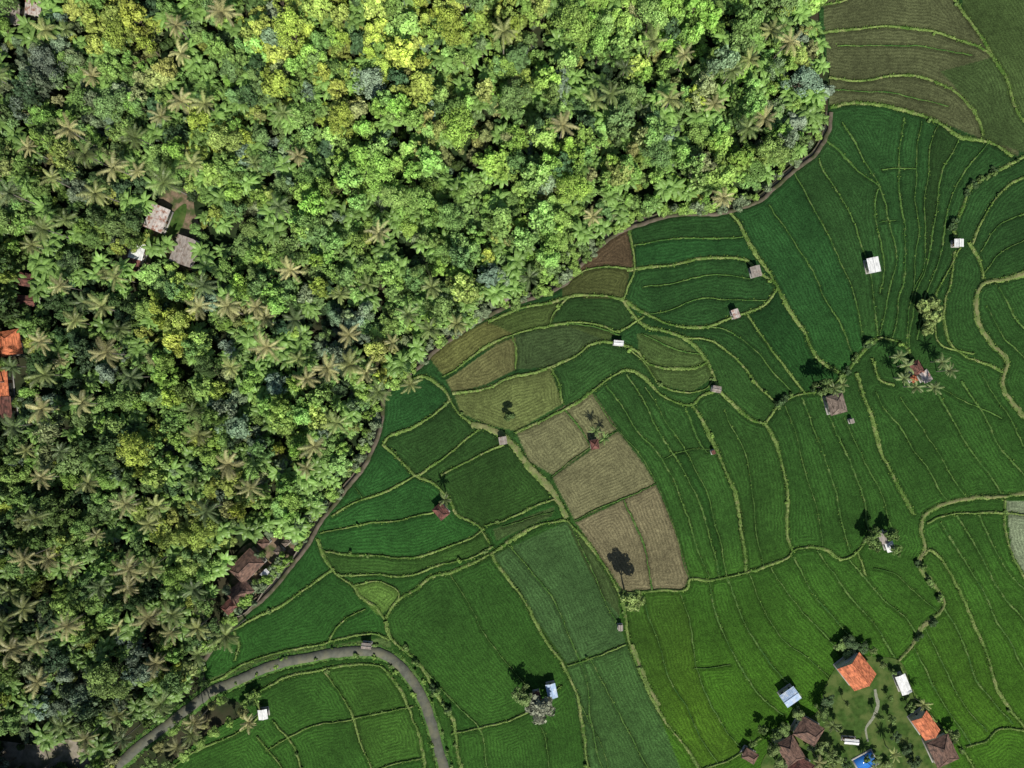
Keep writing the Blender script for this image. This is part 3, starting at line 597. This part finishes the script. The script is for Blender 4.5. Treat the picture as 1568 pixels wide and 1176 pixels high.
ZONES=[(580,255,95,BRG),(640,300,65,BRG),(880,30,60,BRG),(1150,150,60,BRG),(1240,120,40,GRY),(800,260,90,BRG),(700,185,70,OLV),(620,30,80,YEL),(160,30,70,YEL),(460,20,90,YEL),(540,100,80,YEL),(260,500,60,YEL),(290,430,30,YEL),(200,690,70,YEL),(300,820,70,YEL),(350,760,50,YEL),(240,650,50,BRG),(430,640,60,BRG),(420,780,60,BRG),(160,1040,60,GRY),(40,60,80,GRY),(160,150,40,GRY),(470,400,60,GREEN),(900,250,70,BRG),(460,560,50,DRK),(520,520,50,GRY),(700,330,50,BRG),(370,640,50,GRY),(340,200,60,YEL),(870,290,50,OLV),(740,130,70,BRG),(660,120,50,YEL),(1000,290,60,BRG),(100,440,60,DRK),(60,780,60,GREEN),(230,120,40,OLV),(500,330,60,BRG),(1080,250,70,BRG),(750,20,70,YEL),(1000,20,80,BRG),(80,1060,60,GRY),(220,300,60,DRK),(100,560,60,DRK),(200,900,60,DRK),(860,190,50,DRK),(920,100,40,DRK),(480,480,40,DRK)]
def shade(px,py): return (1.34-.42*py/1176)*(.78+.32*min(1,max(0,px)/520))*(1+.35*noise.noise(Vector((px*.011,py*.011,21.0))))  # sun hotspot painted into plant colours: brighter upward, darker leftward, plus noise
RAMP=[DRK,GRY,GREEN,GREEN,BRG,BRG,YEL,OLV]
def tint(px,py):
    cand=[c for x,y,r,c in ZONES if (px-x)**2+(py-y)**2<(r*random.uniform(.7,1.1))**2]
    u=random.random()
    if cand and u<.65: c=random.choice(cand)
    elif u<.85: c=RAMP[int(max(0,min(7.99,4+7*noise.noise(Vector((px*.02,py*.02,40.0)))+random.uniform(-1,1))))]
    else: c=random.choices([GREEN,BRG,YEL,OLV,DRK,GRY],[.35,.27,.08,.06,.14,.10])[0]
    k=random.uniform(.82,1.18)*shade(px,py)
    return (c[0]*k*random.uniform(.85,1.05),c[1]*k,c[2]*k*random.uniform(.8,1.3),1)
canopy=bpy.data.objects.new('rainforest_canopy',None);coll.objects.link(canopy)
under=bpy.data.objects.new('forest_undergrowth',None);coll.objects.link(under)
EP=smooth(FOREST[:-2],8)
def edge_d(px,py): return np.min(np.hypot(EP[:,0]-px,EP[:,1]-py))
PXY=[(270,42),(770,58),(1000,68),(1052,85),(915,158),(1025,155),(1095,158),(1150,200),(1182,48),(862,188),(960,100),(45,230),(105,200),(100,335),(80,275),(68,352),(455,238),(390,250),(320,160),(245,178),(210,205),(180,255),(430,175),(150,292),(583,368),(440,410),(345,475),(405,488),(410,528),(450,490),(355,558),(560,432),(657,440),(600,525),(535,510),(495,562),(205,575),(160,540),(155,475),(115,495),(95,555),(130,620),(60,622),(40,690),(20,650),(480,680),(470,715),(515,650),(475,575),(810,425),(912,330),(1105,298),(700,500),(660,505),(625,488),(300,665),(350,710),(385,742),(300,740),(320,780),(240,780),(190,770),(225,805),(60,790),(40,850),(110,870),(230,862),(150,900),(40,930),(180,960),(230,950),(300,1000),(240,1010),(345,975),(20,1000),(190,1065),(240,1080),(20,420),(1172,180),(1120,110),(985,170),(1205,62),(560,570),(520,450),(20,560),(90,690),(130,740),(150,820),(200,900),(270,940),(300,900),(20,300),(130,235),(940,150),(1150,90),(390,470),(625,585),(540,560),(580,600)]
palms=[]
PC=[(.23,.26,.09),(.17,.215,.07),(.28,.285,.12),(.14,.19,.06),(.31,.30,.13),(.10,.145,.055)]
def palm(px,py,sc=None,col=None,ri=None):
    me,h=PALMS[random.randrange(8) if ri is None else ri];sc=sc or random.uniform(.7,1.08)
    x,y=W(px,py,h*sc)
    ob=obj('coconut_palm',me,(x,y,0),0,sc=sc)
    ob.rotation_euler=(random.uniform(-.07,.07),random.uniform(-.07,.07),random.uniform(0,6.28))
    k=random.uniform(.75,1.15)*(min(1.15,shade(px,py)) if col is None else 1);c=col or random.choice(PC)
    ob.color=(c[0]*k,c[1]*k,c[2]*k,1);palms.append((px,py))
for p in PXY:
    if ok(p[0],p[1],14): palm(*p)
tries=0
while len(palms)<150 and tries<4000:
    tries+=1;px=random.uniform(-80,640);py=random.uniform(-60,1230)
    if not pip(px,py,FOREST) or not ok(px,py,20): continue
    if random.random()<(max(0,px)/640)**1.2: continue
    if any((px-z[0])**2+(py-z[1])**2<z[2]**2*.6 for z in ZONES if z[3] in (YEL,BRG) ) and random.random()<.85: continue
    if min((px-a)**2+(py-b)**2 for a,b in palms)<29**2: continue
    palm(px,py)
PA=np.array(palms);cnt=0
BIG=[(580,262,34),(640,305,28),(545,240,26),(600,300,22),(880,30,34),(920,50,22),(700,190,34),(160,1045,36),(120,1070,26),(1235,120,30),(1190,225,26),(1155,255,24),(830,330,28),(360,650,30),(160,150,30),(60,90,28),(560,120,32),(620,30,32),(755,250,26),(880,285,28),(470,360,26),(200,690,30),(260,500,26),(640,130,30),(1090,20,26),(310,560,20),(690,30,30),(1000,20,28),(440,40,30),(170,40,28),(340,210,26),(520,180,26),(430,640,28),(790,140,28),(1010,230,26),(300,820,28),(60,780,28),(690,330,24),(1080,200,24)]
for bx,by,r in BIG:
    me,R,H=TREES[8 if random.random()<.65 else random.choice([3,1,7])];x,y=W(bx,by,H);s=r*S/R
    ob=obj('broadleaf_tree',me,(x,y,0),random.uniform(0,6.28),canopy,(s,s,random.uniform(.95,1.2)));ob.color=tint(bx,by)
sp=21.0
pool=TREES[:8]+TREES[9:]
for gy_ in np.arange(-115,1285,sp):
    for gx_ in np.arange(-125,1270,sp):
        px=gx_+random.uniform(-10,10);py=gy_+random.uniform(-10,10)
        if not pip(px,py,FOREST): continue
        nz=noise.noise(Vector((px*.012,py*.012,3.3)));nz2=noise.noise(Vector((px*.03,py*.03,8.1)))
        me,R,H=random.choice(pool);ed=edge_d(px,py)
        hs=.96+.7*nz+.7*nz2+random.uniform(-.3,.3);
        if ed<35: hs*=.45+.5*ed/35
        hs=max(.32,min(1.55,hs));rs=random.uniform(.5,1.15)*(0.75+.25*hs)
        r=R*rs/S
        if not ok(px,py,r): continue
        if any((px-hx)**2+(py-hy)**2<(hr+r*.35)**2 for hx,hy,hr in HOLL): continue
        if ed<r*.7: rs*=max(.45,ed/(r*.7));
        if any((px-bx)**2+(py-by)**2<(br_*.75)**2 for bx,by,br_ in BIG): hs=min(hs,.6)
        dp=np.min(np.hypot(PA[:,0]-px,PA[:,1]-py))
        if dp<17: hs=min(hs,.5);rs*=.75
        elif dp<27: hs=min(hs,.75)
        if nz2<-.28 and random.random()<.75: continue
        x,y=W(px,py,H*hs)
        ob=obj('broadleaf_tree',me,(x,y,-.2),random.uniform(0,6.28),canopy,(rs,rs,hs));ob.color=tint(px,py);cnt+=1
for gy_ in np.arange(-115,1285,19):
    for gx_ in np.arange(-125,1272,19):
        px=gx_+random.uniform(-9,9);py=gy_+random.uniform(-9,9)
        if not pip(px,py,FOREST) or not ok(px,py,8) : continue
        hol=any((px-hx)**2+(py-hy)**2<hr**2 for hx,hy,hr in HOLL)
        if random.random()<.34 and not hol:
            sc=random.uniform(.9,1.7);x,y=W(px,py,3.5*sc);ob=obj('banana_plant',random.choice(BAN),(x,y,-.1),random.uniform(0,6.28),under,sc);k=random.uniform(.7,1.15)*min(1.2,shade(px,py));ob.color=(.19*k,.32*k,.08*k,1)
        else:
            me,R,H=random.choice(BUSH);x,y=W(px,py,2.5);s=random.uniform(.7,1.4);ob=obj('bush',me,(x,y,-.1),random.uniform(0,6.28),under,s);c=tint(px,py);q=(.3 if hol else .55) if edge_d(px,py)>25 else 1;ob.color=(c[0]*q,c[1]*q,c[2]*q,1)  # bush colours darkened to paint the shade under the canopy and in hollows
def tree(name,px,py,r,h,col,k=None):
    me,R,H=TREES[k if k is not None else random.randrange(8)];x,y=W(px,py,h)
    ob=obj(name,me,(x,y,0),random.uniform(0,6.28),None,(r*S/R,r*S/R,h/H));ob.color=(*col,1)
def shrub(px,py,r,col=None,h=2.5):
    me,R,H=random.choice(BUSH);x,y=W(px,py,h);ob=obj('shrub',me,(x,y,0),random.uniform(0,6.28),None,(r*S/R,r*S/R,h/H));ob.color=(*(col or random.choice([GREEN,BRG,GREEN])),1)
tree('broadleaf_tree',967,924,21,13,(.22,.30,.09),2);tree('flowering_tree',826,1092,23,7,(.24,.26,.18),6);tree('broadleaf_tree',803,1070,18,7,(.15,.22,.07))
tree('broadleaf_tree',780,638,9,5,(.10,.16,.05));tree('broadleaf_tree',1268,592,16,9,(.11,.17,.05));palm(1275,598,.7,(.16,.21,.07),5);palm(1290,590,.55,(.16,.21,.07),5);palm(911,660,.55,(.13,.19,.06),5);palm(925,672,.5,(.18,.28,.08),5);palm(682,766,.62,(.15,.2,.07),5)
for p in ((1385,578),(1390,560),(1443,553),(1452,568),(1430,592),(1378,545),(1400,592)): palm(*p,sc=.66,col=(.19,.25,.09),ri=5)
for p in ((1345,818),(1375,845),(1372,822),(1345,838),(1340,828)): tree('broadleaf_tree',*p,11,6,GREEN)
for p in ((1417,470),(1430,485),(1424,500),(1432,465)): shrub(*p,9,(.22,.29,.09),3)
for p in ((1290,992,13),(1306,985,14),(1322,995,12),(1300,1000,10),(1340,1000,8),(1270,1075,13),(1262,1095,14),(1225,1098,12),(1205,1120,13),(1188,1150,13),(1196,1176,14),(1170,1120,8),(1262,1150,13),(1280,1165,14),(1265,1180,12),(1345,1165,9),(1300,1175,10),(1375,1130,9),(1392,1150,11),(1405,1170,11),(1360,1175,10),(1465,1130,10),(1398,1085,8),(1355,1020,6),(1370,1030,6),(1155,1140,7),(1290,1120,7),(1350,1100,6),(1365,1070,6),(1300,1080,5),(1330,1165,7),(1370,1105,8),(1248,1145,10),(1190,1128,9)):
    tree('garden_tree',*p,random.uniform(2.5,6),random.choice([GREEN,DRK,GREEN,(.18,.25,.08)]))
for p in ((1275,1110),(1370,1155),(1255,1165),(1340,1180),(1415,1080)): palm(*p,sc=.6,ri=5)
for p in ((290,1128),(383,1108),(270,1140),(300,1105)): palm(*p,sc=.75)
for p in ((385,1072,12),(375,1080,9),(368,1096,9),(350,1110,9),(325,1125,10),(302,1140,11),(280,1158,12),(262,1120,11),(282,1108,10),(335,1075,9),(240,1150,12),(225,1175,14),(255,1180,12),(310,1112,10),(320,1085,7)): tree('broadleaf_tree',*p,random.uniform(3,6),random.choice([GREEN,BRG,OLV]))
for p in ((410,820,9),(440,822,8),(398,850,7),(418,872,9),(425,862,8),(400,898,8),(392,852,6),(345,905,9),(387,925,6),(352,860,8),(388,892,6),(430,850,6)): tree('courtyard_tree',*p,random.uniform(3,5),random.choice([GREEN,BRG,GRY]))
for i in range(110):
    rd=random.random()<.4;ln=ROAD if rd else random.choice([m[1] for m in MAIN]+[PATHS[0][1]]*2);P=smooth(ln,4);q=P[random.randrange(len(P))]
    off=13 if rd else 2;s=random.choice((-1,1))
    if q[1]>1050 and q[0]<330: continue
    shrub(q[0]+s*random.uniform(.7,1)*off*.8,q[1]-abs(off)*.6*(1 if s>0 else -1),random.uniform(1.5,3.5),h=random.uniform(.6,1.1))
for ln,k in (([(1568,243),(1515,268),(1486,290),(1472,320),(1460,348)],16),([(1290,575),(1330,530),(1350,516)],8),([(1190,620),(1215,606),(1275,590)],7),([(1395,990),(1440,935),(1424,890),(1408,862)],10),([(1400,1090),(1450,1130),(1490,1160)],8),([(600,978),(635,1012),(686,1092)],8)):
    P=smooth(ln,4)
    for i in range(k):
        q=P[random.randrange(len(P))];shrub(q[0]+random.uniform(-3,3),q[1]+random.uniform(-3,3),random.uniform(3,5.5),random.choice([DRK,GREEN]),random.uniform(1,1.8))
P=smooth(CANAL,5)
for i in range(260):
    q=P[random.randrange(len(P))]
    vis=(q[1]>590 and q[1]<950) or (q[0]>930)
    o=random.uniform(-18,-6.5) if vis else random.uniform(-15,1)
    shrub(q[0]+o*.8,q[1]+o*.6,random.uniform(4,9),h=random.uniform(1.2,3.5),col=random.choice([GREEN,BRG,BRG,GRY]))
print('trees',cnt,'palms',len(palms))

# ---------------- light, world, camera
el=math.radians(48);hd=Vector((-.24,.97)).normalized()
sun=bpy.data.lights.new('sun','SUN');sun.energy=5.0;sun.angle=math.radians(.5);sun.color=(1,.95,.86)
so=bpy.data.objects.new('sun',sun);coll.objects.link(so);dv=Vector((hd.x*math.cos(el),hd.y*math.cos(el),-math.sin(el)))
so.rotation_euler=dv.to_track_quat('-Z','Y').to_euler();so.location=(0,0,300)
w=bpy.data.worlds.new('World');scene.world=w;w.use_nodes=True;nt=w.node_tree
sk=nt.nodes.new('ShaderNodeTexSky');sk.sky_type='NISHITA';sk.sun_disc=False;sk.sun_elevation=el;sk.sun_rotation=math.atan2(-hd.x,-hd.y)
bg=nt.nodes['Background'];bg.inputs[1].default_value=.075;nt.links.new(sk.outputs[0],bg.inputs[0])
cam=bpy.data.cameras.new('camera');cam.sensor_width=36;cam.lens=CAMH*36/(1568*S);cam.clip_end=5000;cam.clip_start=1
co=bpy.data.objects.new('camera',cam);coll.objects.link(co);co.location=(0,0,CAMH);scene.camera=co
scene.view_settings.view_transform='Standard';scene.view_settings.look='None';scene.view_settings.exposure=0
